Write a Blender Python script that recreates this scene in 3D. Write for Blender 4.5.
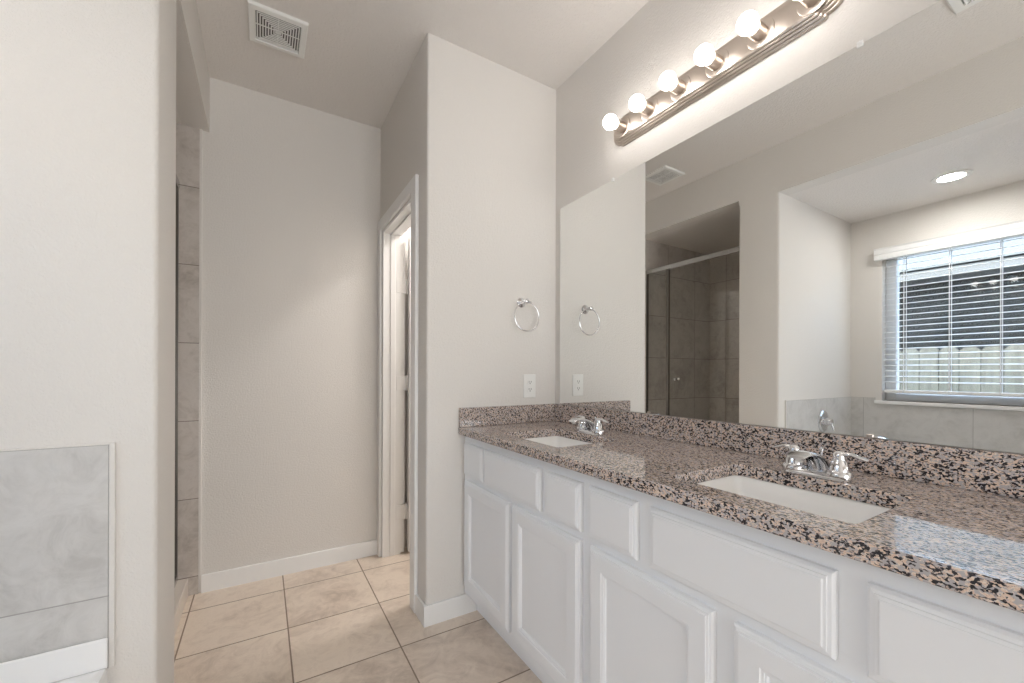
import bpy, bmesh, math, random
from mathutils import Vector, Matrix
random.seed(7)
for o in list(bpy.data.objects): bpy.data.objects.remove(o)
S = bpy.context.scene
C = S.collection

# ------------------------------------------------------------------ camera
CAMH = 1.17
F_PX, CX, CY, YAW, ROLL = 412.35, 512.35, 372.57, 31.243, 0.188
cam_d = bpy.data.cameras.new('camera'); cam = bpy.data.objects.new('camera', cam_d); C.objects.link(cam)
yw, rl = math.radians(YAW), math.radians(ROLL)
Fv = Vector((math.sin(yw), math.cos(yw), 0)); Rv = Vector((math.cos(yw), -math.sin(yw), 0)); Uv = Vector((0, 0, 1))
R2 = Rv*math.cos(rl) + Uv*math.sin(rl); U2 = -Rv*math.sin(rl) + Uv*math.cos(rl)
M = Matrix((R2, U2, -Fv)).transposed().to_4x4(); M.translation = Vector((0, 0, CAMH))
cam.matrix_world = M
cam_d.sensor_fit = 'HORIZONTAL'; cam_d.sensor_width = 36.0; cam_d.lens = F_PX/1024*36.0
cam_d.shift_x = -(CX-512)/1024; cam_d.shift_y = (CY-341.5)/1024
cam_d.clip_start = 0.02; cam_d.clip_end = 200
S.camera = cam

# ------------------------------------------------------------------ world, exposure
w = bpy.data.worlds.new('sky'); S.world = w; w.use_nodes = True
nt = w.node_tree; bg = nt.nodes['Background']
sky = nt.nodes.new('ShaderNodeTexSky'); sky.sky_type = 'NISHITA'; sky.sun_disc = False
sky.sun_elevation = math.radians(40); sky.sun_rotation = math.radians(90)
sky.air_density = 1.0; sky.dust_density = 1.5
hz = nt.nodes.new('ShaderNodeMix'); hz.data_type = 'RGBA'; hz.inputs['Factor'].default_value = 0.55; hz.inputs['B'].default_value = (1.0, 1.0, 1.0, 1)   # thin white overcast over the blue
nt.links.new(sky.outputs[0], hz.inputs['A']); nt.links.new(hz.outputs['Result'], bg.inputs[0]); bg.inputs[1].default_value = 1.5
vs = S.view_settings; vs.view_transform = 'Standard'; vs.look = 'None'; vs.gamma = 1; vs.use_curve_mapping = False
vs.exposure = 1.53

def area(name, loc, rot, sx, sy, power, col):
    l = bpy.data.lights.new(name, 'AREA'); l.shape = 'RECTANGLE'; l.size = sx; l.size_y = sy
    l.energy = power; l.color = col
    o = bpy.data.objects.new(name, l); o.location = loc; o.rotation_euler = rot; C.objects.link(o); return o
R = math.radians
# added fill light, unseen, shining in through the opening behind the camera
FILL = area('rear_fill_light', (0.55, -2.9, 1.0), (R(118), 0, 0), 2.6, 1.8, 33, (0.93, 0.97, 1.0))
# unseen light added under the toilet room ceiling to brighten door and alcove
area('toilet_room_fill', (1.55, 2.25, 2.72), (0, 0, 0), 0.3, 0.3, 8.5, (1.0, 0.96, 0.93))
# sky light at the tub window
pt = area('window_portal', (-1.62, 0.70, 1.51), (0, R(-90), 0), 1.09, 1.1, 1, (1, 1, 1)); pt.data.cycles.is_portal = True
BULB_E = 7.0
S.cycles.diffuse_bounces = 8; S.cycles.max_bounces = 16; S.cycles.transparent_max_bounces = 24

# ------------------------------------------------------------------ room dimensions
X0 = 1.392; Y1 = 1.835; Y2 = 2.722; XD = 0.65; XL = -0.244; ZC = 2.741
ZH = 2.447; YP = 1.4645; YB = 1.744; ZN = 2.411; XW = -1.383; YN = -0.06; YR = -1.9
T = 0.115

# ------------------------------------------------------------------ materials
def nodes(name):
    m = bpy.data.materials.new(name); m.use_nodes = True
    t = m.node_tree; return m, t, t.nodes['Principled BSDF']
def N(t, kind, **kw):
    n = t.nodes.new(kind)
    for k, v in kw.items():
        if k in n.inputs.keys(): n.inputs[k].default_value = v
        else: setattr(n, k, v)
    return n
def simple(name, col, rough=0.5, metal=0.0, spec=0.5, **kw):
    m, t, b = nodes(name)
    b.inputs['Base Color'].default_value = (*col, 1); b.inputs['Roughness'].default_value = rough
    b.inputs['Metallic'].default_value = metal; b.inputs['Specular IOR Level'].default_value = spec
    for k, v in kw.items(): b.inputs[k].default_value = v
    return m
def bump(t, b, src, strength, dist):
    bp = N(t, 'ShaderNodeBump'); bp.inputs['Strength'].default_value = strength; bp.inputs['Distance'].default_value = dist
    t.links.new(src, bp.inputs['Height']); t.links.new(bp.outputs[0], b.inputs['Normal'])
def ramp(t, stops, interp='LINEAR'):
    r = t.nodes.new('ShaderNodeValToRGB'); r.color_ramp.interpolation = interp
    e = r.color_ramp.elements
    while len(e) > 1: e.remove(e[-1])
    e[0].position = stops[0][0]; e[0].color = (*stops[0][1], 1)
    for p, c in stops[1:]:
        x = e.new(p); x.color = (*c, 1)
    return r
def paint(name, col, strength=0.35, scale=130, dist=0.0018):
    m, t, b = nodes(name)
    g = N(t, 'ShaderNodeNewGeometry')
    n1 = N(t, 'ShaderNodeTexNoise', Scale=scale, Detail=3.0, Roughness=0.55, Distortion=0.6)
    t.links.new(g.outputs['Position'], n1.inputs['Vector'])
    r = ramp(t, [(0.35, (0, 0, 0)), (0.62, (1, 1, 1))]); t.links.new(n1.outputs['Fac'], r.inputs[0])
    b.inputs['Base Color'].default_value = (*col, 1); b.inputs['Roughness'].default_value = 0.62
    b.inputs['Specular IOR Level'].default_value = 0.3
    bump(t, b, r.outputs[0], strength, dist); return m
M_wall = paint('wall_paint', (0.72, 0.695, 0.663), 0.42)
M_ceil = paint('ceiling_paint', (0.77, 0.74, 0.71), 0.5, 90, 0.003)
M_trim = simple('white_trim_paint', (0.83, 0.83, 0.825), 0.35)
M_cab = simple('white_cabinet_paint', (0.84, 0.855, 0.875), 0.34)
M_cabin = simple('cabinet_shadow_gap', (0.09, 0.085, 0.08), 0.7)
M_porc = simple('white_porcelain', (0.90, 0.89, 0.87), 0.08, 0, 0.6)
M_acr = simple('white_acrylic_tub', (0.86, 0.86, 0.86), 0.15)
M_chrome = simple('chrome', (0.74, 0.74, 0.755), 0.06, 1.0)
M_nickel = simple('brushed_nickel', (0.60, 0.53, 0.47), 0.34, 1.0)
M_alu = simple('satin_aluminium', (0.62, 0.61, 0.60), 0.25, 1.0)
M_mirror = simple('mirror_silver', (0.915, 0.925, 0.915), 0.0, 1.0)
M_medge = simple('mirror_edge', (0.25, 0.27, 0.26), 0.3)
M_plastic = simple('white_plastic', (0.82, 0.82, 0.80), 0.35)
M_clip = simple('clear_plastic_clip', (0.85, 0.85, 0.84), 0.15, 0, 0.6)
M_dark = simple('dark_recess', (0.03, 0.03, 0.03), 0.7)
M_blind = simple('white_blind_slat', (0.86, 0.865, 0.865), 0.4)
M_cord = simple('white_cord', (0.75, 0.76, 0.78), 0.7)

def emit(name, col, e):
    m = bpy.data.materials.new(name); m.use_nodes = True; t = m.node_tree; t.nodes.clear()
    o = t.nodes.new('ShaderNodeOutputMaterial'); n = t.nodes.new('ShaderNodeEmission')
    n.inputs[0].default_value = (*col, 1); n.inputs[1].default_value = e
    t.links.new(n.outputs[0], o.inputs[0]); return m
M_bulb = emit('lit_bulb', (1.0, 0.94, 0.89), BULB_E)
M_led = emit('lit_recessed_lens', (1.0, 0.97, 0.93), 70.0)

def glass(name, tint, spec_rough=0.0, ior=1.45):
    m = bpy.data.materials.new(name); m.use_nodes = True; t = m.node_tree; t.nodes.clear()
    o = t.nodes.new('ShaderNodeOutputMaterial'); mx = t.nodes.new('ShaderNodeMixShader')
    tr = t.nodes.new('ShaderNodeBsdfTransparent'); tr.inputs[0].default_value = (*tint, 1)
    gl = t.nodes.new('ShaderNodeBsdfGlossy'); gl.inputs['Roughness'].default_value = spec_rough
    fr = t.nodes.new('ShaderNodeFresnel'); fr.inputs[0].default_value = ior
    ge = t.nodes.new('ShaderNodeNewGeometry'); mi = t.nodes.new('ShaderNodeMix'); mi.data_type = 'FLOAT'
    t.links.new(ge.outputs['Backfacing'], mi.inputs['Factor']); mi.inputs['A'].default_value = ior; mi.inputs['B'].default_value = 1.0/ior
    t.links.new(mi.outputs['Result'], fr.inputs[0])
    t.links.new(fr.outputs[0], mx.inputs[0]); t.links.new(tr.outputs[0], mx.inputs[1]); t.links.new(gl.outputs[0], mx.inputs[2])
    t.links.new(mx.outputs[0], o.inputs[0]); return m
M_glass = glass('window_glass', (0.97, 0.985, 0.985), 0.0, 1.4)
M_sglass = glass('shower_glass', (0.94, 0.945, 0.935))

def stone(name, light, mid, dark, size, org, axes, rough=0.35, grout=(0.30, 0.27, 0.24), gw=0.004, cloud=2.6, vary=0.05, offset=0.0):
    """large stone tiles laid on a grid; axes = which two world axes carry the grid"""
    m, t, b = nodes(name)
    g = N(t, 'ShaderNodeNewGeometry'); sp = N(t, 'ShaderNodeSeparateXYZ'); t.links.new(g.outputs['Position'], sp.inputs[0])
    def mth(op, a, bb=None, c=None):
        n = t.nodes.new('ShaderNodeMath'); n.operation = op
        for i, v in enumerate((a, bb, c)):
            if v is None: continue
            if isinstance(v, (int, float)): n.inputs[i].default_value = v
            else: t.links.new(v, n.inputs[i])
        return n.outputs[0]
    cells = []; edges = []
    for k, ax in enumerate(axes):
        if ax == 'H':   # whichever horizontal axis the wall runs along
            sn = N(t, 'ShaderNodeSeparateXYZ'); t.links.new(g.outputs['True Normal'], sn.inputs[0])
            isx = mth('GREATER_THAN', mth('ABSOLUTE', sn.outputs[0]), 0.5)
            src = mth('ADD', mth('MULTIPLY', sp.outputs[1], isx), mth('MULTIPLY', mth('SUBTRACT', sp.outputs[0], org[2]-org[0]), mth('SUBTRACT', 1.0, isx)))
        else: src = sp.outputs['XYZ'.index(ax)]
        q = mth('DIVIDE', mth('SUBTRACT', src, org[k]), size[k])
        fl = mth('FLOOR', q); cells.append(fl)
        f = mth('SUBTRACT', q, fl)
        d = mth('MULTIPLY', mth('MINIMUM', f, mth('SUBTRACT', 1.0, f)), size[k]); edges.append(d)
    dmin = mth('MINIMUM', edges[0], edges[1])
    isg = mth('LESS_THAN', dmin, gw/2)
    cv = N(t, 'ShaderNodeCombineXYZ'); t.links.new(cells[0], cv.inputs[0]); t.links.new(cells[1], cv.inputs[1])
    wn = N(t, 'ShaderNodeTexWhiteNoise', noise_dimensions='3D'); t.links.new(cv.outputs[0], wn.inputs['Vector'])
    ofs = N(t, 'ShaderNodeVectorMath', operation='MULTIPLY_ADD'); t.links.new(wn.outputs['Color'], ofs.inputs[0]); ofs.inputs[1].default_value = (7, 7, 7)
    t.links.new(g.outputs['Position'], ofs.inputs[2])
    n1 = N(t, 'ShaderNodeTexNoise', Scale=cloud, Detail=8.0, Roughness=0.62, Distortion=1.3); t.links.new(ofs.outputs[0], n1.inputs['Vector'])
    n2 = N(t, 'ShaderNodeTexNoise', Scale=cloud*4.0, Detail=9.0, Roughness=0.72, Distortion=1.2); t.links.new(ofs.outputs[0], n2.inputs['Vector'])
    s = mth('ADD', mth('MULTIPLY', n1.outputs['Fac'], 0.50), mth('MULTIPLY', n2.outputs['Fac'], 0.50))
    s = mth('ADD', s, mth('MULTIPLY', mth('SUBTRACT', wn.outputs['Value'], 0.5), vary))
    r = ramp(t, [(0.36, dark), (0.46, mid), (0.55, light), (0.66, mid), (0.74, dark)]); t.links.new(s, r.inputs[0])
    mx = N(t, 'ShaderNodeMix', data_type='RGBA'); t.links.new(isg, mx.inputs['Factor'])
    t.links.new(r.outputs[0], mx.inputs['A']); mx.inputs['B'].default_value = (*grout, 1)
    t.links.new(mx.outputs['Result'], b.inputs['Base Color'])
    rr = mth('ADD', rough, mth('MULTIPLY', isg, 0.4)); t.links.new(rr, b.inputs['Roughness'])
    h = mth('ADD', mth('MULTIPLY', n2.outputs['Fac'], 0.25), mth('MULTIPLY', mth('MINIMUM', dmin, gw), 1.0/gw))
    bump(t, b, h, 0.35, 0.0012)
    return m
M_floor = stone('beige_stone_floor_tile', (0.76, 0.66, 0.56), (0.66, 0.56, 0.47), (0.52, 0.43, 0.355), (0.405, 0.392), (0.104, 1.745), 'XY', 0.30, (0.26, 0.20, 0.15), 0.006)
M_stile = stone('grey_brown_shower_tile', (0.60, 0.555, 0.515), (0.52, 0.475, 0.435), (0.40, 0.36, 0.325), (0.425, 0.408), (0.404, 0.095, -0.263), 'HZ', 0.32, (0.22, 0.19, 0.165), 0.004, 3.2)
M_ttile = stone('light_grey_tub_tile', (0.62, 0.61, 0.595), (0.565, 0.555, 0.54), (0.475, 0.465, 0.45), (0.60, 0.392), (0.174, 0.588, 0.261), 'HZ', 0.32, (0.36, 0.35, 0.34), 0.003, 3.0)

def granite():
    m, t, b = nodes('speckled_pink_granite')
    g = N(t, 'ShaderNodeNewGeometry')
    def vor(scale, dist=0.0):
        v = N(t, 'ShaderNodeTexVoronoi', Scale=scale); return v
    wob = N(t, 'ShaderNodeTexNoise', Scale=90.0, Detail=3.0)
    t.links.new(g.outputs['Position'], wob.inputs['Vector'])
    ad = N(t, 'ShaderNodeVectorMath', operation='MULTIPLY_ADD'); t.links.new(wob.outputs['Color'], ad.inputs[0]); ad.inputs[1].default_value = (0.009,)*3
    t.links.new(g.outputs['Position'], ad.inputs[2])
    v = vor(1.0)
    mpg = N(t, 'ShaderNodeMapping'); mpg.inputs['Rotation'].default_value = (R(38), R(20), R(35)); mpg.inputs['Scale'].default_value = (400, 200, 300)
    t.links.new(ad.outputs[0], mpg.inputs['Vector']); t.links.new(mpg.outputs[0], v.inputs['Vector'])
    sep = N(t, 'ShaderNodeSeparateColor'); t.links.new(v.outputs['Color'], sep.inputs[0])
    mpn = N(t, 'ShaderNodeMapping'); mpn.inputs['Rotation'].default_value = (R(38), R(20), R(35)); mpn.inputs['Scale'].default_value = (150, 68, 110)
    t.links.new(g.outputs['Position'], mpn.inputs['Vector'])
    nz = N(t, 'ShaderNodeTexNoise', Scale=1.0, Detail=4.0, Roughness=0.62); t.links.new(mpn.outputs[0], nz.inputs['Vector'])
    mm = t.nodes.new('ShaderNodeMath'); mm.operation = 'MULTIPLY_ADD'; t.links.new(nz.outputs['Fac'], mm.inputs[0]); mm.inputs[1].default_value = 1.1
    hh = t.nodes.new('ShaderNodeMath'); hh.operation = 'MULTIPLY'; t.links.new(sep.outputs[0], hh.inputs[0]); hh.inputs[1].default_value = 0.62
    t.links.new(hh.outputs[0], mm.inputs[2])
    r = ramp(t, [(0.0, (0.022, 0.020, 0.024)), (0.71, (0.11, 0.09, 0.095)), (0.76, (0.34, 0.29, 0.275)), (0.80, (0.71, 0.545, 0.435)), (0.915, (0.78, 0.66, 0.57)), (0.975, (0.47, 0.44, 0.45))], 'CONSTANT')
    mr = t.nodes.new('ShaderNodeMath'); mr.operation = 'MULTIPLY'; mr.inputs[1].default_value = 0.85
    t.links.new(mm.outputs[0], mr.inputs[0])
    for e in r.color_ramp.elements: e.position = min(1.0, e.position*0.85)
    t.links.new(mr.outputs[0], r.inputs[0])
    t.links.new(r.outputs[0], b.inputs['Base Color'])
    b.inputs['Roughness'].default_value = 0.05; b.inputs['Specular IOR Level'].default_value = 0.5
    return m
M_gran = granite()

def wood(name, a, bcol, axis_scale):
    m, t, b = nodes(name)
    g = N(t, 'ShaderNodeNewGeometry'); mp = N(t, 'ShaderNodeMapping'); mp.inputs['Scale'].default_value = axis_scale
    t.links.new(g.outputs['Position'], mp.inputs[0])
    n = N(t, 'ShaderNodeTexNoise', Scale=6.0, Detail=5.0, Distortion=0.8); t.links.new(mp.outputs[0], n.inputs['Vector'])
    r = ramp(t, [(0.35, a), (0.65, bcol)]); t.links.new(n.outputs['Fac'], r.inputs[0]); t.links.new(r.outputs[0], b.inputs['Base Color'])
    b.inputs['Roughness'].default_value = 0.8; return m
M_fence = wood('weathered_fence_wood', (0.15, 0.14, 0.105), (0.23, 0.215, 0.165), (6, 6, 0.7))
M_brick = simple('dark_house_brick', (0.012, 0.013, 0.013), 0.9, 0, 0.1)
M_fascia = simple('grey_fascia_paint', (0.075, 0.078, 0.078), 0.6)
M_roof = simple('pale_roof_shingle', (0.10, 0.11, 0.11), 0.8)
M_ground = wood('pale_gravel_ground', (0.34, 0.33, 0.29), (0.46, 0.44, 0.40), (9, 9, 9))  # unseen ground, made pale gravel to bounce light up into the alcove
M_lens = None

# ------------------------------------------------------------------ mesh helpers
def BM(): return bmesh.new()
def box(bm, x0, x1, y0, y1, z0, z1, bev=0.0, seg=2, edges=None):
    vs_ = [bm.verts.new((x, y, z)) for x in (x0, x1) for y in (y0, y1) for z in (z0, z1)]
    f = [bm.faces.new([vs_[i] for i in q]) for q in ((0,1,3,2), (4,6,7,5), (0,4,5,1), (2,3,7,6), (0,2,6,4), (1,5,7,3))]
    if bev > 0:
        es = {e for q in f for e in q.edges}
        if edges == 'v': es = [e for e in es if abs(e.verts[0].co.z - e.verts[1].co.z) > 1e-6]
        elif edges: es = [e for e in es if edges(e)]
        bmesh.ops.bevel(bm, geom=list(es), offset=bev, segments=seg, affect='EDGES', profile=0.5)
def obj(name, bm, mat, parent=None, smooth=False, label=None, cat=None, group=None, kind=None, recalc=True):
    if recalc: bmesh.ops.recalc_face_normals(bm, faces=bm.faces)
    base = Vector((0, 0, 0))
    p = parent
    while p is not None: base += p.location; p = p.parent
    if base.length: bmesh.ops.translate(bm, verts=bm.verts, vec=-base)
    me = bpy.data.meshes.new(name); bm.to_mesh(me); bm.free()
    for mm in (mat if isinstance(mat, (list, tuple)) else [mat]): me.materials.append(mm)
    if smooth:
        for q in me.polygons: q.use_smooth = True
        try: me.set_sharp_from_angle(angle=R(38))
        except Exception: pass
    o = bpy.data.objects.new(name, me); C.objects.link(o)
    if parent: o.parent = parent
    tag(o, label, cat, group, kind); return o
def tag(o, label=None, cat=None, group=None, kind=None):
    if label: o['label'] = label
    if cat: o['category'] = cat
    if group: o['group'] = group
    if kind: o['kind'] = kind
def thing(name, loc, label=None, cat=None, group=None, kind=None):
    o = bpy.data.objects.new(name, None); o.location = loc; o.empty_display_size = 0.05; C.objects.link(o)
    tag(o, label, cat, group, kind); return o
def struct(name, bm, mat, smooth=False): return obj(name, bm, mat, kind='structure', smooth=smooth)
def orient(d):
    d = Vector(d).normalized(); return d.to_track_quat('Z', 'Y').to_matrix()
def lathe(bm, prof, org, axis=(0, 0, 1), seg=32):
    """prof: (radius, height) pairs along axis"""
    m = orient(axis); org = Vector(org); rings = []
    for r, h in prof:
        if r < 1e-6: rings.append([bm.verts.new(org + m @ Vector((0, 0, h)))])
        else: rings.append([bm.verts.new(org + m @ Vector((r*math.cos(2*math.pi*i/seg), r*math.sin(2*math.pi*i/seg), h))) for i in range(seg)])
    for a, b in zip(rings, rings[1:]):
        for i in range(seg):
            j = (i+1) % seg
            if len(a) == 1 and len(b) == 1: continue
            if len(a) == 1: bm.faces.new((a[0], b[i], b[j]))
            elif len(b) == 1: bm.faces.new((a[i], b[0], a[j]))
            else: bm.faces.new((a[i], b[i], b[j], a[j]))
def tube(bm, pts, radii, seg=16, side=(0, 1, 0), cap=True):
    """sweep of an ellipse (a along side, b across) along pts"""
    pts = [Vector(p) for p in pts]; rings = []
    side = Vector(side)
    for i, p in enumerate(pts):
        tdir = (pts[min(i+1, len(pts)-1)] - pts[max(i-1, 0)]).normalized()
        s = (side - side.dot(tdir)*tdir).normalized(); n = tdir.cross(s)
        r = radii[i] if isinstance(radii, list) else radii
        a, b = r if isinstance(r, tuple) else (r, r)
        rings.append([bm.verts.new(p + s*a*math.cos(2*math.pi*k/seg) + n*b*math.sin(2*math.pi*k/seg)) for k in range(seg)])
    for a, b in zip(rings, rings[1:]):
        for k in range(seg): bm.faces.new((a[k], a[(k+1) % seg], b[(k+1) % seg], b[k]))
    if cap: bm.faces.new(rings[0]); bm.faces.new(rings[-1])
def torus(bm, org, axis, R_, r, seg=56, s2=12):
    m = orient(axis); org = Vector(org); rings = []
    for i in range(seg):
        a = 2*math.pi*i/seg; c = Vector((math.cos(a), math.sin(a), 0))
        rings.append([bm.verts.new(org + m @ (c*(R_ + r*math.cos(2*math.pi*k/s2)) + Vector((0, 0, r*math.sin(2*math.pi*k/s2))))) for k in range(s2)])
    for i in range(seg):
        a, b = rings[i], rings[(i+1) % seg]
        for k in range(s2): bm.faces.new((a[k], a[(k+1) % s2], b[(k+1) % s2], b[k]))
def rrect(cx, cy, hx, hy, r, n=6):
    out = []
    for sx, sy, a0 in ((1, 1, 0), (-1, 1, 90), (-1, -1, 180), (1, -1, 270)):
        for k in range(n+1):
            a = R(a0 + 90*k/n); out.append((cx + sx*(hx-r) + r*math.cos(a), cy + sy*(hy-r) + r*math.sin(a)))
    return out
def prism(bm, outline, lo, hi, f):
    """outline of 2-D points extruded between lo and hi; f(u, v, w) gives the 3-D point"""
    a = [bm.verts.new(f(u, v, lo)) for u, v in outline]; b = [bm.verts.new(f(u, v, hi)) for u, v in outline]
    n = len(a); bm.faces.new(a); bm.faces.new(b)
    for i in range(n): bm.faces.new((a[i], a[(i+1) % n], b[(i+1) % n], b[i]))
def loft(bm, loops, cap_first=False, cap_last=False):
    rs = [[bm.verts.new(p) for p in L] for L in loops]; n = len(rs[0])
    for a, b in zip(rs, rs[1:]):
        for i in range(n): bm.faces.new((a[i], a[(i+1) % n], b[(i+1) % n], b[i]))
    if cap_first: bm.faces.new(rs[0])
    if cap_last: bm.faces.new(rs[-1])
def panel(bm, y0, y1, z0, z1, xface, prof, back):
    """moulded front facing -x: nested rectangles at (inset, height above xface)"""
    loops = []
    for ins, h in prof:
        x = xface - h
        loops.append([(x, y0+ins, z0+ins), (x, y1-ins, z0+ins), (x, y1-ins, z1-ins), (x, y0+ins, z1-ins)])
    loft(bm, loops, cap_first=True, cap_last=True)

# ------------------------------------------------------------------ setting: floor, ceilings, walls
bm = BM(); box(bm, XW-0.02, 3.0, YR-2.2, 3.0, -0.1, 0.0); struct('floor', bm, M_floor)
bm = BM(); box(bm, XL-0.05, X0+0.1, YR-T, Y2+0.1, ZC, ZC+0.1); box(bm, -1.2, 2.5, -4.2, YR-T, ZC, ZC+0.1); struct('ceiling', bm, M_ceil)
bm = BM(); box(bm, XW-0.1, XL-T, YB, Y2+0.1, ZH, ZH+0.08)
struct('ceiling_shower', bm, M_ceil)
bm = BM(); box(bm, XW-0.1, XL-T, YN-0.1, YP, ZN, ZN+0.08); struct('ceiling_alcove', bm, M_ceil)
# mirror wall
bm = BM(); box(bm, X0, X0+T, YR, Y1, 0, ZC); struct('wall_right', bm, M_wall)
# short wall with the towel ring, rounded corner
bm = BM(); box(bm, XD, 2.3, Y1, Y1+T, 0, ZC, 0.012, 4, edges=lambda e: abs(e.verts[0].co.z-e.verts[1].co.z) > 1 and e.verts[0].co.x < XD+0.01 and e.verts[0].co.y < Y1+0.01)
struct('wall_towel', bm, M_wall, smooth=True)
# wall of the toilet room with its door opening
DY0, DY1, DZ = 2.030, 2.657, 2.063
bm = BM(); box(bm, XD, XD+T, Y1+T, DY0, 0, ZC); box(bm, XD, XD+T, DY1, Y2, 0, ZC); box(bm, XD, XD+T, DY0, DY1, DZ, ZC)
struct('wall_toilet_room', bm, M_wall)
bm = BM(); box(bm, XL-0.041, 2.3, Y2, Y2+T, 0, ZC); box(bm, 2.2, 2.3, Y1+T, Y2, 0, ZC); struct('wall_far', bm, M_wall)
bm = BM(); box(bm, XD, 2.3, Y1, Y2+0.1, ZC+0.001, ZC+0.05); struct('ceiling_toilet_room', bm, M_ceil)
# left wall: partition between tub and shower, headers, and the run behind the camera
bm = BM()
box(bm, XW, XL, YP, YB, 0, ZN, 0.014, 5, edges=lambda e: abs(e.verts[0].co.z-e.verts[1].co.z) > 1 and e.verts[0].co.x > XL-0.01)
struct('wall_partition', bm, M_wall, smooth=True)
bm = BM()
box(bm, XL-T, XL, YN, YB, ZN, ZC)
box(bm, XL-T, XL, YB, Y2, ZH, ZC)
box(bm, XL-T, XL, YR, YN, 0, ZC)
struct('wall_left', bm, M_wall)
bm = BM(); box(bm, XW, XL-T, YN-T, YN, 0, ZN); struct('wall_alcove_end', bm, M_wall)
# window wall of the tub alcove
WY0, WY1, WZ0, WZ1 = 0.13, 1.262, 0.962, 2.125
WT = 0.15
bm = BM()
box(bm, XW-WT, XW, YN-T, WY0, 0, ZN+0.1); box(bm, XW-WT, XW, WY1, 3.0, 0, ZN+0.4)
box(bm, XW-WT, XW, WY0, WY1, 0, WZ0); box(bm, XW-WT, XW, WY0, WY1, WZ1, ZN+0.1)
struct('wall_window', bm, M_wall)
# wall behind the camera, with a wide opening added to admit the fill light
bm = BM(); box(bm, XL-T, -0.12, YR-T, YR, 0, ZC); box(bm, 1.28, X0+T, YR-T, YR, 0, ZC); box(bm, -0.12, 1.28, YR-T, YR, 2.45, ZC)
struct('wall_back', bm, M_wall)
# unseen walls added beyond that opening to keep sky light out
bm = BM(); box(bm, -1.2, -1.1, -4.1, YR-T, 0, ZC); box(bm, 2.4, 2.5, -4.1, YR-T, 0, ZC); box(bm, -1.2, 2.5, -4.2, -4.1, 0, ZC)
box(bm, -1.1, XL-T, YR-T, YR, 0, ZC); box(bm, X0+T, 2.4, YR-T, YR, 0, ZC); struct('wall_sky_block', bm, M_wall)
# shower tiling and tub tiling (thin tile skins on the walls)
tt = 0.009
bm = BM(); box(bm, XW, XL-0.041, Y2-tt, Y2, 0, ZH); struct('wall_shower_far', bm, M_stile)
bm = BM(); box(bm, XW, XW+tt, YB, Y2-tt, 0, ZH); struct('wall_shower_left', bm, M_stile)
bm = BM(); box(bm, XW+tt, XL-0.041, YB, YB+tt, 0, ZH); struct('wall_shower_near', bm, M_stile)
bm = BM(); box(bm, XW, -0.339, YP-tt, YP, 0.40, 0.980); box(bm, XW, XW+tt, YN+tt, YP-tt, 0.40, 0.935); box(bm, XW, -0.339, YN, YN+tt, 0.40, 0.980)
box(bm, XW, XW+tt, WY1+0.04, YP-tt, 0.935, 0.980)
struct('wall_tub_tile', bm, M_ttile)
bm = BM(); box(bm, -0.339, -0.327, YP-0.009, YP, 0.40, 0.984, 0.002, 2); box(bm, XW+tt, -0.339, YP-0.010, YP, 0.980, 0.984)
box(bm, XW, XW+0.011, WY1+0.04, YP-0.011, 0.980, 0.986)
struct('trim_tile_edge', bm, M_wall)
bm = BM(); box(bm, XL-0.041, XL-0.030, Y2-0.011, Y2, 0.095, ZH); struct('trim_shower_edge', bm, M_wall)
# baseboards
BH = 0.094; bt = 0.013
def bboard(bm, x0, x1, y0, y1):
    box(bm, x0, x1, y0, y1, 0, BH, 0.004, 2, edges=lambda e: abs(e.verts[0].co.z-e.verts[1].co.z) < 1e-6 and e.verts[0].co.z > 0.05)
bm = BM(); bboard(bm, XL-0.028, XD, Y2-bt, Y2); struct('baseboard_far', bm, M_trim)
bm = BM(); bboard(bm, XD-bt, 0.905, Y1-bt, Y1); bboard(bm, XD-bt, XD, Y1, 1.951); struct('baseboard_towel', bm, M_trim)
bm = BM(); bboard(bm, XL, XL+bt, YP+0.02, YB-0.01); bboard(bm, XL, XL+bt, YR, YN); struct('baseboard_left', bm, M_trim)
# door casing and jambs
CW = 0.070; co = 0.018
bm = BM()
def casing(bm, y0, y1, z0, z1):
    box(bm, XD-co, XD, y0, y1, z0, z1, 0.004, 2)
casing(bm, 1.952, DY0-0.004, 0, DZ+CW); casing(bm, DY1+0.004, 2.716, 0, DZ+CW); casing(bm, DY0-0.004, DY1+0.004, DZ+0.004, DZ+CW)
box(bm, XD+T, XD+T+0.030, DY1+0.001, 2.716, 0, DZ+CW, 0.003, 1); box(bm, XD+T, XD+T+0.017, 1.952, DY0-0.004, 0, DZ+CW, 0.003, 1)
struct('trim_1', bm, M_trim)
bm = BM()
jt = 0.014
box(bm, XD, XD+T, DY0-0.001, DY0+jt, 0, DZ-jt); box(bm, XD, XD+T, DY1-jt, DY1+0.001, 0, DZ-jt); box(bm, XD, XD+T, DY0, DY1, DZ-jt, DZ)
# stops
box(bm, XD+0.045, XD+0.077, DY1-jt-0.005, DY1-jt, 0, DZ-jt-0.011, 0.002, 1); box(bm, XD+0.045, XD+0.077, DY0+jt, DY0+jt+0.011, 0, DZ-jt-0.011, 0.002, 1)
box(bm, XD+0.045, XD+0.077, DY0+jt, DY1-jt, DZ-jt-0.011, DZ-jt, 0.002, 1)
struct('trim_2', bm, M_trim)
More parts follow.
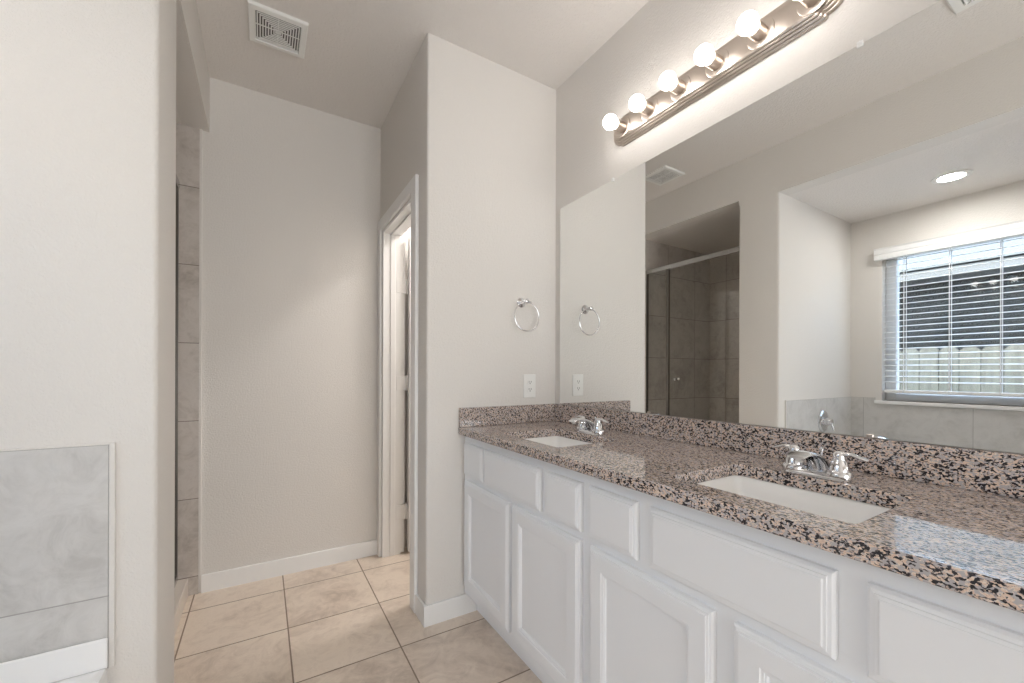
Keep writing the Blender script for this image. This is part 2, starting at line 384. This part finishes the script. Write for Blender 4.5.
# toilet room door, standing open against the far wall of that room
dr = thing('door_1', (XD+T+0.004, DY1-jt, 0), kind='structure')
bm = BM()
dx0, dx1 = XD+T+0.044, XD+T+0.044+0.60; dy0, dy1 = DY1-jt-0.030, DY1-jt+0.005
box(bm, dx0, dx1, dy0, dy1, 0.012, DZ-jt-0.004, 0.002, 1)
for (z0, z1) in ((0.22, 0.95), (1.10, 1.90)):
    L = []
    for ins, h in ((0, 0.0), (0.008, -0.006), (0.018, -0.006), (0.045, 0.001)):
        L.append([(dx0+0.11+ins, dy0-h-0.001, z0+ins), (dx1-0.11-ins, dy0-h-0.001, z0+ins), (dx1-0.11-ins, dy0-h-0.001, z1-ins), (dx0+0.11+ins, dy0-h-0.001, z1-ins)])
    loft(bm, [[(p[0], min(p[1], dy0-0.0005) , p[2]) for p in q] for q in L], cap_last=True)
obj('slab', bm, M_trim, dr)
for hz in (0.27, 1.10, 1.725):
    bm = BM(); box(bm, XD+T-0.030, XD+T-0.001, DY1-jt-0.002, DY1-jt+0.0006, hz-0.045, hz+0.045, 0.0006, 1)
    lathe(bm, [(0, -0.050), (0.005, -0.048), (0.0066, -0.045), (0.0066, 0.045), (0.005, 0.048), (0, 0.050)], (XD+T+0.036, DY1-jt-0.004, hz), seg=14)
    box(bm, XD+T+0.0425, XD+T+0.0438, DY1-jt-0.028, DY1-jt-0.004, hz-0.045, hz+0.045)
    box(bm, XD+T-0.001, XD+T+0.030, DY1-jt-0.002, DY1-jt+0.0006, hz-0.045, hz+0.045)
    obj('hinge', bm, M_trim, dr, smooth=True)
bm = BM(); lathe(bm, [(0, 0), (0.032, 0), (0.032, 0.006), (0.012, 0.010), (0.011, 0.035), (0.022, 0.040), (0.027, 0.052), (0.024, 0.064), (0, 0.068)], (dx1-0.06, dy0, 0.92), (0, -1, 0), 24)
obj('door_knob', bm, M_nickel, dr, smooth=True)

# ------------------------------------------------------------------ window and blinds
win = thing('window_1', (XW-WT, (WY0+WY1)/2, WZ0), kind='structure')
bm = BM(); xa, xb = XW-WT+0.01, XW-WT+0.075
for a in ((WY0, WY0+0.065, WZ0, WZ1), (WY1-0.065, WY1, WZ0, WZ1), (WY0+0.065, WY1-0.065, WZ0, WZ0+0.055), (WY0+0.065, WY1-0.065, WZ1-0.045, WZ1)):
    box(bm, xa, xb, *a, 0.004, 1)
obj('window_frame', bm, M_trim, win)
bm = BM()
for xp, dx_ in ((0.040, 0.008), (0.030, 0.017)):
    prism(bm, [(xa+xp, WZ0+0.054), (xa+xp-0.003, WZ0+0.054), (xa+xp-0.003-dx_, WZ1-0.044), (xa+xp-dx_, WZ1-0.044)], WY0+0.064, WY1-0.064, lambda u, v, w_: (u, w_, v))
obj('pane', bm, M_glass, win)
bm = BM(); box(bm, XW-WT+0.075, XW+0.022, WY0, WY1, WZ0-0.026, WZ0); box(bm, XW, XW+0.024, WY0-0.04, WY1+0.04, WZ0-0.026, WZ0, 0.004, 2)
obj('window_sill', bm, M_trim, win)
bl = thing('window_blind', (XW-0.03, (WY0+WY1)/2, WZ1), 'white horizontal slatted blind with open slats and valance over the tub window', 'blind')
bm = BM(); prism(bm, [(0, 0), (0.052, 0), (0.052, 0.028), (0.046, 0.036), (0.050, 0.046), (0.050, 0.074), (0.058, 0.086), (0, 0.086)], WY0-0.035, WY1+0.035, lambda u, v, w_: (XW+0.001+u, w_, 2.058+v))
obj('valance', bm, M_blind, bl)
bm = BM(); box(bm, XW-0.055, XW-0.006, WY0+0.008, WY1-0.008, WZ1-0.045, WZ1-0.002); obj('head_rail', bm, M_blind, bl)
bm = BM(); z = WZ1-0.075; ns = 0
xc_ = XW-0.032
while z > 1.085:
    tl = R(-7); hw = 0.0245
    pts = []
    for k in range(5):
        s = -hw + 2*hw*k/4; zz = z + s*math.sin(tl) + 0.0022*(1-(s/hw)**2); pts.append((xc_ + s*math.cos(tl), zz))
    pts += [(p[0], p[1]-0.0028) for p in reversed(pts)]
    prism(bm, pts, WY0+0.010, WY1-0.010, lambda u, v, w_: (u, w_, v)); z -= 0.0428
obj('slats', bm, M_blind, bl, smooth=True)
bm = BM(); box(bm, xc_-0.025, xc_+0.025, WY0+0.010, WY1-0.010, 1.022, 1.046, 0.004, 2); obj('bottom_rail', bm, M_blind, bl)
bm = BM()
for y in (1.135, 0.893, 0.655, 0.42, 0.22):
    box(bm, xc_+0.0255, xc_+0.0263, y-0.0025, y+0.0025, 1.03, WZ1-0.04); box(bm, xc_-0.0263, xc_-0.0255, y-0.0025, y+0.0025, 1.03, WZ1-0.04)
obj('ladder_cord', bm, M_cord, bl)

# ------------------------------------------------------------------ outside: fence, neighbour's house, ground
bm = BM(); box(bm, -30, XW-WT-0.05, -25, 25, -0.42, -0.36); struct('ground', bm, M_ground)
fn = thing('picket_fence', (-2.96, 1.0, -0.36), 'weathered pale dog-eared wooden picket fence outside the window', 'fence')
y = -2.5; k = 0
while y < 4.5:
    zt = 1.435 + random.uniform(-0.012, 0.012); wd = 0.136
    bm = BM(); c = 0.032
    prism(bm, [(y, -0.34), (y+wd, -0.34), (y+wd, zt-c), (y+wd-c, zt), (y+c, zt), (y, zt-c)], -2.98, -2.962, lambda u, v, w_: (w_, u, v))
    obj('picket', bm, M_fence, fn); y += 0.141; k += 1
for z in (0.1, 1.15):
    bm = BM(); box(bm, -3.03, -2.981, -2.5, 4.5, z, z+0.085); obj('fence_rail', bm, M_fence, fn)
hs = thing('neighbour_house', (-6.5, 2, -0.36), 'dark-walled house with pale roof and grey fascia beyond the wooden fence', 'house')
bm = BM(); box(bm, -14, -6.0, -9, 14, -0.36, 2.70); obj('wall', bm, M_brick, hs)
bm = BM(); box(bm, -5.53, -5.49, -9.5, 14.5, 2.56, 2.68); box(bm, -6.0, -5.53, -9.5, 14.5, 2.555, 2.575); obj('fascia', bm, M_fascia, hs)
bm = BM(); prism(bm, [(-5.45, 2.70), (-5.45, 2.725), (-10, 4.8), (-14.5, 2.725), (-14.5, 2.70), (-10, 4.74)], -9.6, 14.6, lambda u, v, w_: (u, w_, v)); obj('roof', bm, M_roof, hs)

# ------------------------------------------------------------------ vanity
XF = 0.843      # face frame
XC0 = 0.808     # counter front
ZT = 0.906; TH = 0.034
Dprof = [(0, -0.001), (0, 0.011), (0.003, 0.0145), (0.008, 0.0155), (0.009, 0.0180), (0.013, 0.0185), (0.014, 0.0200), (0.055, 0.0200), (0.057, 0.0180), (0.062, 0.0175), (0.063, 0.0150), (0.066, 0.0150), (0.068, 0.0120), (0.069, 0.0105)]
Wprof = [(0, -0.001), (0, 0.010), (0.004, 0.0145), (0.010, 0.0155), (0.011, 0.0178), (0.016, 0.0183), (0.017, 0.0195), (0.019, 0.0200)]
def cabinet(y0, y1, fronts, doors, label):
    cb = thing('vanity_cabinet', ((XF+X0)/2, (y0+y1)/2, 0), label, 'cabinet', 'white vanity base cabinets')
    bm = BM()
    # carcass and face frame: sides, back, bottom, frame with solid rails and stiles
    box(bm, XF+0.019, X0-0.004, y0, y0+0.016, 0.105, ZT-TH); box(bm, XF+0.019, X0-0.004, y1-0.016, y1, 0.105, ZT-TH)
    box(bm, XF+0.019, X0-0.004, y0+0.016, y1-0.016, 0.105, 0.121); box(bm, X0-0.012, X0-0.004, y0+0.016, y1-0.016, 0.121, ZT-TH)
    obj('carcass', bm, M_cab, cb)
    bm = BM()
    ys = sorted(fronts, key=lambda f: -f[1])
    st = [(y1-0.03, y1), (y0, y0+0.035)]
    for a, b in zip(ys, ys[1:]): st.append((b[1]-0.012, a[0]+0.012))
    box(bm, XF, XF+0.019, y0, y1, ZT-TH-0.062, ZT-TH); box(bm, XF, XF+0.019, y0, y1, 0.105, 0.160); box(bm, XF, XF+0.019, y0, y1, 0.645, 0.695)
    for a, b in st: box(bm, XF+0.0003, XF+0.0187, a, b, 0.69, ZT-TH-0.06)
    dd = sorted(doors, key=lambda f: -f[1]); st = [(y1-0.03, y1), (y0, y0+0.035)]
    for a, b in zip(dd, dd[1:]): st.append((b[1]-0.012, a[0]+0.012))
    for a, b in st: box(bm, XF+0.0003, XF+0.0187, a, b, 0.158, 0.648)
    obj('face_frame', bm, M_cab, cb)
    for i, f in enumerate(fronts):
        bm = BM(); panel(bm, f[0], f[1], 0.683, 0.834, XF, Wprof, 0); obj(f[2], bm, M_cab, cb)
    for f in doors:
        bm = BM(); panel(bm, f[0], f[1], 0.147, 0.657, XF, Dprof, 0); obj('door', bm, M_cab, cb)
    bm = BM(); box(bm, XF+0.065, XF+0.080, y0, y1, 0, 0.105); obj('toe_kick', bm, M_cab, cb)
    return cb
YE = 0.0
cabinet(0.943, Y1-0.004, [(1.617, 1.812, 'drawer_front'), (1.178, 1.604, 'false_front'), (0.965, 1.150, 'drawer_front')], [(1.390, 1.805), (0.967, 1.368)],
        'white vanity base cabinet at the towel ring wall, below the farther sink')
cabinet(YE+0.006, 0.943, [(0.746, 0.930, 'drawer_front'), (0.313, 0.706, 'false_front'), (0.05, 0.270, 'drawer_front')], [(0.533, 0.925), (0.05, 0.488)],
        'white vanity base cabinet nearest the camera, below the nearer sink')
# wall closing the near end of the vanity niche is outside the view; counter
SINKS = [(1.041, 1.360, 0.148, 0.196), (1.039, 0.499, 0.149, 0.192)]
def countertop():
    bm = BM()
    outer = [(XC0, YE), (X0-0.001, YE), (X0-0.001, Y1-0.001), (XC0, Y1-0.001)]
    loops = [outer] + [rrect(cx, cy, hx, hy, 0.018, 5) for cx, cy, hx, hy in SINKS]
    edges = []
    for L in loops:
        v = [bm.verts.new((x, y, ZT)) for x, y in L]
        edges += [bm.edges.new((v[i], v[(i+1) % len(v)])) for i in range(len(v))]
    bmesh.ops.triangle_fill(bm, use_beauty=True, use_dissolve=False, edges=edges)
    ret = bmesh.ops.extrude_face_region(bm, geom=list(bm.faces))
    bmesh.ops.translate(bm, verts=[g for g in ret['geom'] if isinstance(g, bmesh.types.BMVert)], vec=(0, 0, -TH))
    o = obj('granite_countertop', bm, M_gran, label='polished pink and black speckled granite countertop with two sink cutouts on the white vanity', cat='countertop')
    bv = o.modifiers.new('bevel', 'BEVEL'); bv.width = 0.004; bv.segments = 3; bv.limit_method = 'ANGLE'; bv.angle_limit = R(60)
    return o
countertop()
bm = BM(); box(bm, X0-0.021, X0-0.001, YE, Y1-0.022, ZT+0.0005, 0.999, 0.002, 2)
obj('granite_backsplash', bm, M_gran, label='long granite backsplash standing on the countertop under the mirror', cat='backsplash')
bm = BM(); box(bm, XC0+0.002, X0-0.001, Y1-0.021, Y1-0.001, ZT+0.0005, 0.999, 0.002, 2)
obj('granite_side_splash', bm, M_gran, label='short granite splash at the counter end under the wall outlet', cat='backsplash')

def sink(cx, cy, hx, hy, label):
    s = thing('undermount_sink', (cx, cy, ZT-TH-0.15), label, 'sink', 'undermount rectangular sinks')
    bm = BM(); zr = ZT-TH-0.0006
    spec = [(0.028, 0.028, zr-0.004), (0.028, 0.028, zr), (0.004, 0.020, zr), (0.000, 0.018, zr-0.006), (-0.010, 0.026, zr-0.06), (-0.018, 0.032, zr-0.105), (-0.032, 0.035, zr-0.122), (-0.060, 0.030, zr-0.128)]
    L = []
    for g, r, z in spec: L.append([(x, y, z) for x, y in rrect(cx, cy, hx+g, hy+g, r, 5)])
    loft(bm, L, cap_last=True)
    L2 = [[(x, y, z) for x, y in rrect(cx, cy, hx+g, hy+g, r, 5)] for g, r, z in ((0.028, 0.028, zr-0.004), (0.012, 0.03, zr-0.010), (0.0, 0.03, zr-0.11), (-0.03, 0.04, zr-0.136))]
    loft(bm, L2, cap_last=True)
    bmesh.ops.remove_doubles(bm, verts=bm.verts, dist=1e-5)
    obj('basin', bm, M_porc, s, smooth=True)
    bm = BM(); lathe(bm, [(0.0, 0.001), (0.010, 0.0015), (0.011, 0.004), (0.018, 0.004), (0.022, 0.0025), (0.022, -0.002)], (cx, cy, zr-0.1275), seg=24)
    obj('drain', bm, M_chrome, s, smooth=True)
sink(*SINKS[0], 'white rectangular sink sunk in the granite, nearer the towel ring wall')
sink(*SINKS[1], 'white rectangular sink sunk in the granite, nearer the camera')

def faucet(cy, label):
    cx = 1.222; z0 = ZT+0.0004
    f = thing('faucet', (cx, cy, z0), label, 'faucet', 'chrome two-handle faucets')
    bm = BM()   # base plate
    L = [[(x, y, z) for x, y in rrect(cx, cy, 0.026+g, 0.077+g, 0.0255+g, 8)] for g, z in ((0, z0), (0.001, z0+0.003), (0, z0+0.010), (-0.004, z0+0.014), (-0.010, z0+0.016))]
    loft(bm, L, cap_first=True, cap_last=True); obj('base_plate', bm, M_chrome, f, smooth=True)
    bm = BM()   # low arched spout
    path = [(cx+0.022, cy, z0+0.006), (cx+0.018, cy, z0+0.022), (cx+0.006, cy, z0+0.038), (cx-0.014, cy, z0+0.051), (cx-0.040, cy, z0+0.060), (cx-0.068, cy, z0+0.064), (cx-0.090, cy, z0+0.063), (cx-0.104, cy, z0+0.059)]
    rad = [(0.032, 0.016), (0.029, 0.014), (0.0265, 0.011), (0.025, 0.009), (0.024, 0.008), (0.0235, 0.0075), (0.023, 0.007), (0.020, 0.005)]
    tube(bm, path, rad, 24)
    lathe(bm, [(0, 0), (0.010, 0), (0.011, 0.002), (0.011, 0.016)], (cx-0.088, cy, z0+0.046), seg=18)
    obj('spout', bm, M_chrome, f, smooth=True)
    for s in (1, -1):
        hy = cy + s*0.0505
        bm = BM()
        lathe(bm, [(0, 0.004), (0.0275, 0.004), (0.0285, 0.016), (0.0265, 0.021), (0.0225, 0.024), (0.0205, 0.034), (0.0165, 0.046), (0.0130, 0.053), (0.0135, 0.059), (0.0125, 0.066), (0.008, 0.071), (0, 0.072)], (cx, hy, z0), seg=28)
        # lever sweeping outward
        tube(bm, [(cx, hy-s*0.004, z0+0.058), (cx-0.001, hy+s*0.012, z0+0.066), (cx+0.000, hy+s*0.026, z0+0.067), (cx+0.002, hy+s*0.040, z0+0.062), (cx+0.003, hy+s*0.052, z0+0.058), (cx+0.003, hy+s*0.057, z0+0.057)],
             [(0.009, 0.007), (0.009, 0.006), (0.008, 0.0045), (0.0085, 0.004), (0.008, 0.0038), (0.004, 0.002)], 14, side=(1, 0, 0))
        obj('handle', bm, M_chrome, f, smooth=True)
    bm = BM(); lathe(bm, [(0, 0), (0.003, 0), (0.003, 0.030), (0.006, 0.032), (0.006, 0.038), (0, 0.040)], (cx+0.030, cy, z0+0.030), seg=12)
    lathe(bm, [(0.003, 0), (0.003, 0.026)], (cx+0.030, cy, z0+0.004), seg=12)
    obj('lift_rod', bm, M_chrome, f, smooth=True)
faucet(1.358, 'chrome two-handle faucet behind the sink nearer the towel ring wall')
faucet(0.503, 'chrome two-handle faucet behind the sink nearer the camera')

# ------------------------------------------------------------------ mirror
MY1 = 1.786; MZ0, MZ1 = 1.0005, 2.064
mr = thing('wall_mirror', (X0-0.003, (MY1+0.02)/2, MZ0), 'large frameless mirror covering the wall above the granite backsplash', 'mirror')
bm = BM(); box(bm, X0-0.006, X0-0.001, 0.02, MY1, MZ0, MZ1)
for q in bm.faces: q.material_index = 0 if abs(q.calc_center_median().x - (X0-0.006)) < 1e-5 else 1
obj('glass', bm, [M_mirror, M_medge], mr)
for y, z in ((1.392, MZ1), (0.469, MZ1), (1.18, MZ0), (0.445, MZ0)):
    bm = BM(); u = 1 if z == MZ1 else -1
    box(bm, X0-0.010, X0-0.0062, y-0.007, y+0.007, z-0.008*(1 if u > 0 else -0.1), z+0.008*(1 if u > 0 else 1.0), 0.001, 1)
    if u > 0: lathe(bm, [(0, 0.012), (0.004, 0.011), (0.005, 0.009), (0.005, 0)], (X0, y, z+0.004), (-1, 0, 0), 12)
    obj('clip', bm, M_clip if u > 0 else M_nickel, mr)

# ------------------------------------------------------------------ vanity light
LY = [0.571+0.148*i for i in range(6)]; LZ = 2.258; LC = sum(LY)/6
vl = thing('vanity_light', (X0, LC, LZ), 'brushed nickel strip light with six round lit bulbs above the mirror', 'light fixture')
def plate(hl, hh, notch):
    r = notch; pts = []
    # quarter outline with a small step and a rounded end
    q = [(hl-0.055, hh), (hl-0.050, hh-0.004)]
    for k in range(9):
        a = R(90 - 90*k/8); q.append((hl-0.050 + 0.050*math.cos(a)**0.9 if math.cos(a) > 0 else hl-0.050, (hh-0.010)*math.sin(a)*1.0))
    q[-1] = (hl, 0.0)
    right = q
    out = list(right) + [(x, -y) for x, y in reversed(right[:-1])]
    out += [(-x, -y) for x, y in right] + [(-x, y) for x, y in reversed(right[:-1])]
    return out
bm = BM()
lay = [(0.446, 0.066, 0.0, 0.010), (0.438, 0.060, 0.010, 0.017), (0.431, 0.053, 0.017, 0.024), (0.424, 0.046, 0.024, 0.030)]
for hl, hh, a, b_ in lay:
    for g0, d0, d1 in ((0.0, a-0.004 if a else 0, b_-0.003),):
        o1 = plate(hl, hh, 0); o2 = plate(hl-0.003, hh-0.003, 0)
        loft(bm, [[(X0-0.0002-max(a-0.003, 0), LC+u, LZ+v) for u, v in o1], [(X0-(b_-0.003), LC+u, LZ+v) for u, v in o1], [(X0-b_, LC+u, LZ+v) for u, v in o2]], cap_first=True, cap_last=True)
obj('backplate', bm, M_nickel, vl, smooth=True)
for y in LY:
    bm = BM(); lathe(bm, [(0.043, 0.0285), (0.043, 0.0315), (0.040, 0.0325), (0.0235, 0.0325), (0.0235, 0.072), (0.0215, 0.074), (0.0205, 0.070), (0.0, 0.070)], (X0, y, LZ), (-1, 0, 0), 32)
    obj('socket', bm, M_nickel, vl, smooth=True)
    bm = BM(); pr_ = [(0, 0.0705), (0.013, 0.0705), (0.014, 0.078)]
    for k in range(1, 15):
        a = R(205 + 0) ; ang = -math.pi/2 + 0.42 + (math.pi-0.42)*k/14
        pr_.append((0.031*math.cos(ang) if k < 14 else 0.0, 0.1045 + 0.031*math.sin(ang)))
    lathe(bm, pr_, (X0, y, LZ), (-1, 0, 0), 24)
    obj('bulb', bm, M_bulb, vl, smooth=True)

# ------------------------------------------------------------------ towel ring, outlet
tr = thing('towel_ring', (1.166, Y1, 1.538), 'chrome towel ring mounted on the wall above the outlet', 'towel ring')
bm = BM(); lathe(bm, [(0, 0), (0.026, 0), (0.026, 0.004), (0.021, 0.010), (0.013, 0.016), (0.0095, 0.026), (0.0095, 0.040), (0.0125, 0.047), (0.012, 0.056), (0.007, 0.061), (0, 0.062)], (1.166, Y1, 1.538), (0, -1, 0), 28)
tube(bm, [(1.148, Y1-0.047, 1.538), (1.166, Y1-0.047, 1.539), (1.198, Y1-0.047, 1.535)], [(0.007, 0.007), (0.009, 0.009), (0.006, 0.006)], 14, side=(0, 1, 0))
obj('mount', bm, M_chrome, tr, smooth=True)
bm = BM(); torus(bm, (1.172, Y1-0.047, 1.461), (0, 1, 0), 0.075, 0.0036); obj('ring', bm, M_chrome, tr, smooth=True)
ol = thing('wall_outlet', (1.219, Y1, 1.100), 'white duplex electrical outlet on the wall below the towel ring', 'outlet')
bm = BM(); box(bm, 1.180, 1.257, Y1-0.006, Y1, 1.037, 1.161, 0.003, 2); obj('cover_plate', bm, M_plastic, ol)
for dz in (0.0195, -0.0195):
    bm = BM(); prism(bm, rrect(1.219, 1.099+dz, 0.017, 0.0145, 0.012, 5), Y1-0.0082, Y1-0.0055, lambda u, v, w_: (u, w_, v))
    so = obj('socket_face', bm, M_plastic, ol)
    bm = BM()
    for dx in (-0.0065, 0.0065): box(bm, 1.219+dx-0.0012, 1.219+dx+0.0012, Y1-0.0086, Y1-0.0080, 1.099+dz-0.002, 1.099+dz+0.008)
    lathe(bm, [(0, 0), (0.0026, 0), (0.0026, 0.0006), (0, 0.0006)], (1.219, Y1-0.0080, 1.099+dz-0.007), (0, -1, 0), 10)
    obj('slots', bm, M_dark, so)
bm = BM(); lathe(bm, [(0, 0), (0.003, 0), (0.003, 0.001), (0, 0.0014)], (1.219, Y1-0.006, 1.099), (0, -1, 0), 12); obj('screw', bm, M_plastic, ol)

# ------------------------------------------------------------------ ceiling exhaust vent, register, recessed light
VX0, VX1, VY0, VY1 = -0.057, 0.174, 2.064, 2.300
vn = thing('exhaust_vent', ((VX0+VX1)/2, (VY0+VY1)/2, ZC), 'square white exhaust fan grille of concentric slots on the ceiling above the alcove', 'vent')
cxv, cyv = (VX0+VX1)/2, (VY0+VY1)/2
def ring(bm, ho, hi, z0, z1, hoy=None):
    hoy = hoy or ho; d = ho-hi
    for a in ((cxv-ho, cxv+ho, cyv-hoy, cyv-hoy+d), (cxv-ho, cxv+ho, cyv+hoy-d, cyv+hoy), (cxv-ho, cxv-hi, cyv-hoy+d, cyv+hoy-d), (cxv+hi, cxv+ho, cyv-hoy+d, cyv+hoy-d)):
        box(bm, *a, z0, z1)
bm = BM(); L = []
for ins, dz in ((0, 0), (0, 0.010), (0.004, 0.014), (0.026, 0.016), (0.028, 0.012), (0.028, 0.0)):
    L.append([(VX0+ins, VY0+ins, ZC-dz-0.0005), (VX1-ins, VY0+ins, ZC-dz-0.0005), (VX1-ins, VY1-ins, ZC-dz-0.0005), (VX0+ins, VY1-ins, ZC-dz-0.0005)])
loft(bm, L); obj('frame', bm, M_plastic, vn)
bm = BM()
ho = 0.084
while ho > 0.016:
    ring(bm, ho, ho-0.0050, ZC-0.0145, ZC-0.0120); ho -= 0.0108
box(bm, cxv-0.012, cxv+0.012, cyv-0.008, cyv+0.008, ZC-0.0145, ZC-0.004)
box(bm, cxv-0.087, cxv+0.087, cyv-0.0015, cyv+0.0015, ZC-0.008, ZC-0.004); box(bm, cxv-0.0015, cxv+0.0015, cyv-0.087, cyv+0.087, ZC-0.008, ZC-0.004)
obj('grille', bm, M_plastic, vn)
bm = BM(); box(bm, cxv-0.088, cxv+0.088, cyv-0.088, cyv+0.088, ZC-0.003, ZC-0.0006); obj('shade_backing', bm, simple('slot_shade_grey', (0.12, 0.115, 0.11), 0.6), vn)  # grey sheet stands in for the shade behind the grille slots
rg = thing('ceiling_register', (0.345, 0.39, ZC), 'white louvred air register on the ceiling, seen only in the mirror', 'vent')
bm = BM(); L = []
for ins, dz in ((0, 0), (0, 0.005), (0.005, 0.009), (0.034, 0.010), (0.036, 0.004), (0.036, 0.0)):
    L.append([(0.198+ins, 0.24+ins, ZC-dz-0.0005), (0.492-ins, 0.24+ins, ZC-dz-0.0005), (0.492-ins, 0.538-ins, ZC-dz-0.0005), (0.198+ins, 0.538-ins, ZC-dz-0.0005)])
loft(bm, L); obj('frame', bm, M_plastic, rg)
bm = BM()
for k in range(13):
    y = 0.285 + k*0.0172
    prism(bm, [(y-0.006, -0.003), (y-0.0045, -0.003), (y+0.0065, -0.012), (y+0.005, -0.012)], 0.236, 0.454, lambda u, v, w_: (w_, u, ZC+v))
obj('louvres', bm, M_plastic, rg)
bm = BM(); box(bm, 0.236, 0.454, 0.278, 0.500, ZC-0.002, ZC-0.0006); obj('shade_backing', bm, M_dark, rg)  # near-black sheet in place of the shade between the louvres
rc = thing('recessed_light', (-0.928, 0.787, ZN), 'round lit recessed light in the tub alcove ceiling', 'light fixture')
bm = BM(); lathe(bm, [(0.062, 0.001), (0.062, 0.006), (0.070, 0.009), (0.088, 0.006), (0.092, 0.001), (0.092, -0.0005)], (-0.928, 0.787, ZN), (0, 0, -1), 40); obj('trim_ring', bm, M_plastic, rc, smooth=True)
bm = BM(); lathe(bm, [(0.062, 0.0015), (0.050, 0.0045), (0.0, 0.006)], (-0.928, 0.787, ZN), (0, 0, -1), 40); obj('lens', bm, M_led, rc, smooth=True)

# ------------------------------------------------------------------ tub
tb = thing('bathtub', (-0.86, 0.70, 0), 'white built-in bathtub with grey tile around its rim, left edge of the view', 'bathtub')
TX0, TX1, TY0, TY1, TZ = XW+tt+0.001, -0.339, YN+tt+0.001, YP-tt-0.001, 0.407
cx, cy = (TX0+TX1)/2, (TY0+TY1)/2; hx, hy = (TX1-TX0)/2, (TY1-TY0)/2
bm = BM()
def tl(g, r, z): return [(x, y, z) for x, y in rrect(cx, cy, hx-g, hy-g, r, 8)]
loft(bm, [tl(0, 0.004, 0.0), tl(0, 0.004, TZ-0.012), tl(0.003, 0.006, TZ-0.003), tl(0.010, 0.008, TZ), tl(0.085, 0.12, TZ+0.001), tl(0.095, 0.13, TZ-0.008), tl(0.125, 0.16, TZ-0.20), tl(0.16, 0.18, TZ-0.29), tl(0.24, 0.16, TZ-0.31)], cap_last=True)
obj('tub_shell', bm, M_acr, tb, smooth=True)
bm = BM(); box(bm, TX0, TX1, TY1-0.007, TY1, TZ-0.002, 0.483, 0.003, 2); box(bm, TX0, TX1, TY0, TY0+0.012, TZ-0.002, 0.483, 0.003, 2); box(bm, TX0, TX0+0.012, TY0+0.012, TY1-0.012, TZ-0.002, 0.483, 0.003, 2)
obj('rim_flange', bm, M_acr, tb)
tv = thing('tub_valve', (-0.875, YP-tt, 0.808), 'round chrome tub valve with lever on the grey tile, seen in the mirror', 'valve')
bm = BM(); lathe(bm, [(0, 0), (0.082, 0), (0.084, 0.004), (0.078, 0.010), (0.050, 0.014), (0.030, 0.016), (0, 0.016)], (-0.875, YP-tt, 0.808), (0, -1, 0), 40); obj('escutcheon', bm, M_chrome, tv, smooth=True)
bm = BM(); lathe(bm, [(0.030, 0.012), (0.030, 0.035), (0.026, 0.050), (0.022, 0.060), (0, 0.064)], (-0.875, YP-tt, 0.808), (0, -1, 0), 28)
tube(bm, [(-0.875, YP-tt-0.050, 0.808), (-0.875, YP-tt-0.062, 0.780), (-0.878, YP-tt-0.070, 0.745)], [(0.012, 0.010), (0.010, 0.008), (0.008, 0.006)], 14, side=(1, 0, 0))
obj('lever', bm, M_chrome, tv, smooth=True)
ts = thing('tub_spout', (-0.875, YP-tt, 0.56), 'chrome tub spout low on the grey tile under the round valve', 'tap')
bm = BM(); lathe(bm, [(0, 0), (0.032, 0), (0.032, 0.012), (0.026, 0.016)], (-0.875, YP-tt, 0.56), (0, -1, 0), 28)
tube(bm, [(-0.875, YP-tt-0.012, 0.56), (-0.875, YP-tt-0.08, 0.56), (-0.875, YP-tt-0.115, 0.556), (-0.875, YP-tt-0.135, 0.540)], [(0.025, 0.024), (0.024, 0.022), (0.022, 0.020), (0.018, 0.014)], 20, side=(1, 0, 0))
obj('spout', bm, M_chrome, ts, smooth=True)

# ------------------------------------------------------------------ shower
XG = -0.380
bm = BM(); box(bm, -0.440, -0.326, YB+tt, Y2-tt-0.001, 0.0, 0.094, 0.004, 2)
obj('shower_curb', bm, simple('cream_cultured_marble', (0.66, 0.60, 0.54), 0.3), label='low cream curb along the floor at the shower entrance', cat='curb')
bm = BM(); box(bm, XW+tt, -0.441, YB+tt, Y2-tt-0.001, 0.0, 0.035); obj('shower_pan', bm, simple('brown_grey_pan', (0.24, 0.215, 0.19), 0.4), label='shower pan on the floor behind the cream curb', cat='shower pan')  # unseen pan, coloured dark to cut bounce light onto the shower ceiling
M_bronze = simple('dark_bronze_metal', (0.16, 0.145, 0.13), 0.35, 0.9)
sd = thing('shower_enclosure', (XG, 2.23, 0.094), 'framed glass shower door and fixed panel under an aluminium rail', 'shower door')
ya, yb = YB+tt+0.001, Y2-tt-0.001; yst = 2.472
bm = BM(); box(bm, XG-0.014, XG+0.014, ya, yb, 2.112, 2.150, 0.004, 2); obj('top_rail', bm, M_alu, sd)
bm = BM(); box(bm, XG-0.012, XG+0.012, ya, yb, 0.0945, 0.120, 0.003, 1); obj('bottom_rail', bm, M_alu, sd)
for y in (ya+0.006, yb-0.006):
    bm = BM(); box(bm, XG-0.010, XG+0.010, y-0.006, y+0.004, 0.120, 2.112); obj('jamb_rail', bm, M_bronze, sd)
bm = BM(); box(bm, XG-0.013, XG+0.013, yst-0.013, yst+0.013, 0.120, 2.112, 0.003, 1); obj('stile', bm, M_bronze, sd)
bm = BM(); box(bm, XG-0.003, XG+0.003, yst+0.013, yb-0.012, 0.120, 2.112); obj('fixed_panel', bm, M_sglass, sd)
bm = BM(); box(bm, XG-0.003, XG+0.003, ya+0.014, yst-0.015, 0.124, 2.108); gd = obj('door_panel', bm, M_sglass, sd)
bm = BM()
for s in (1, -1): lathe(bm, [(0.006, 0.003), (0.006, 0.015), (0.014, 0.019), (0.016, 0.027), (0.012, 0.034), (0, 0.036)], (XG, 2.383, 1.117), (s, 0, 0), 20)
obj('knob', bm, M_chrome, gd, smooth=True)
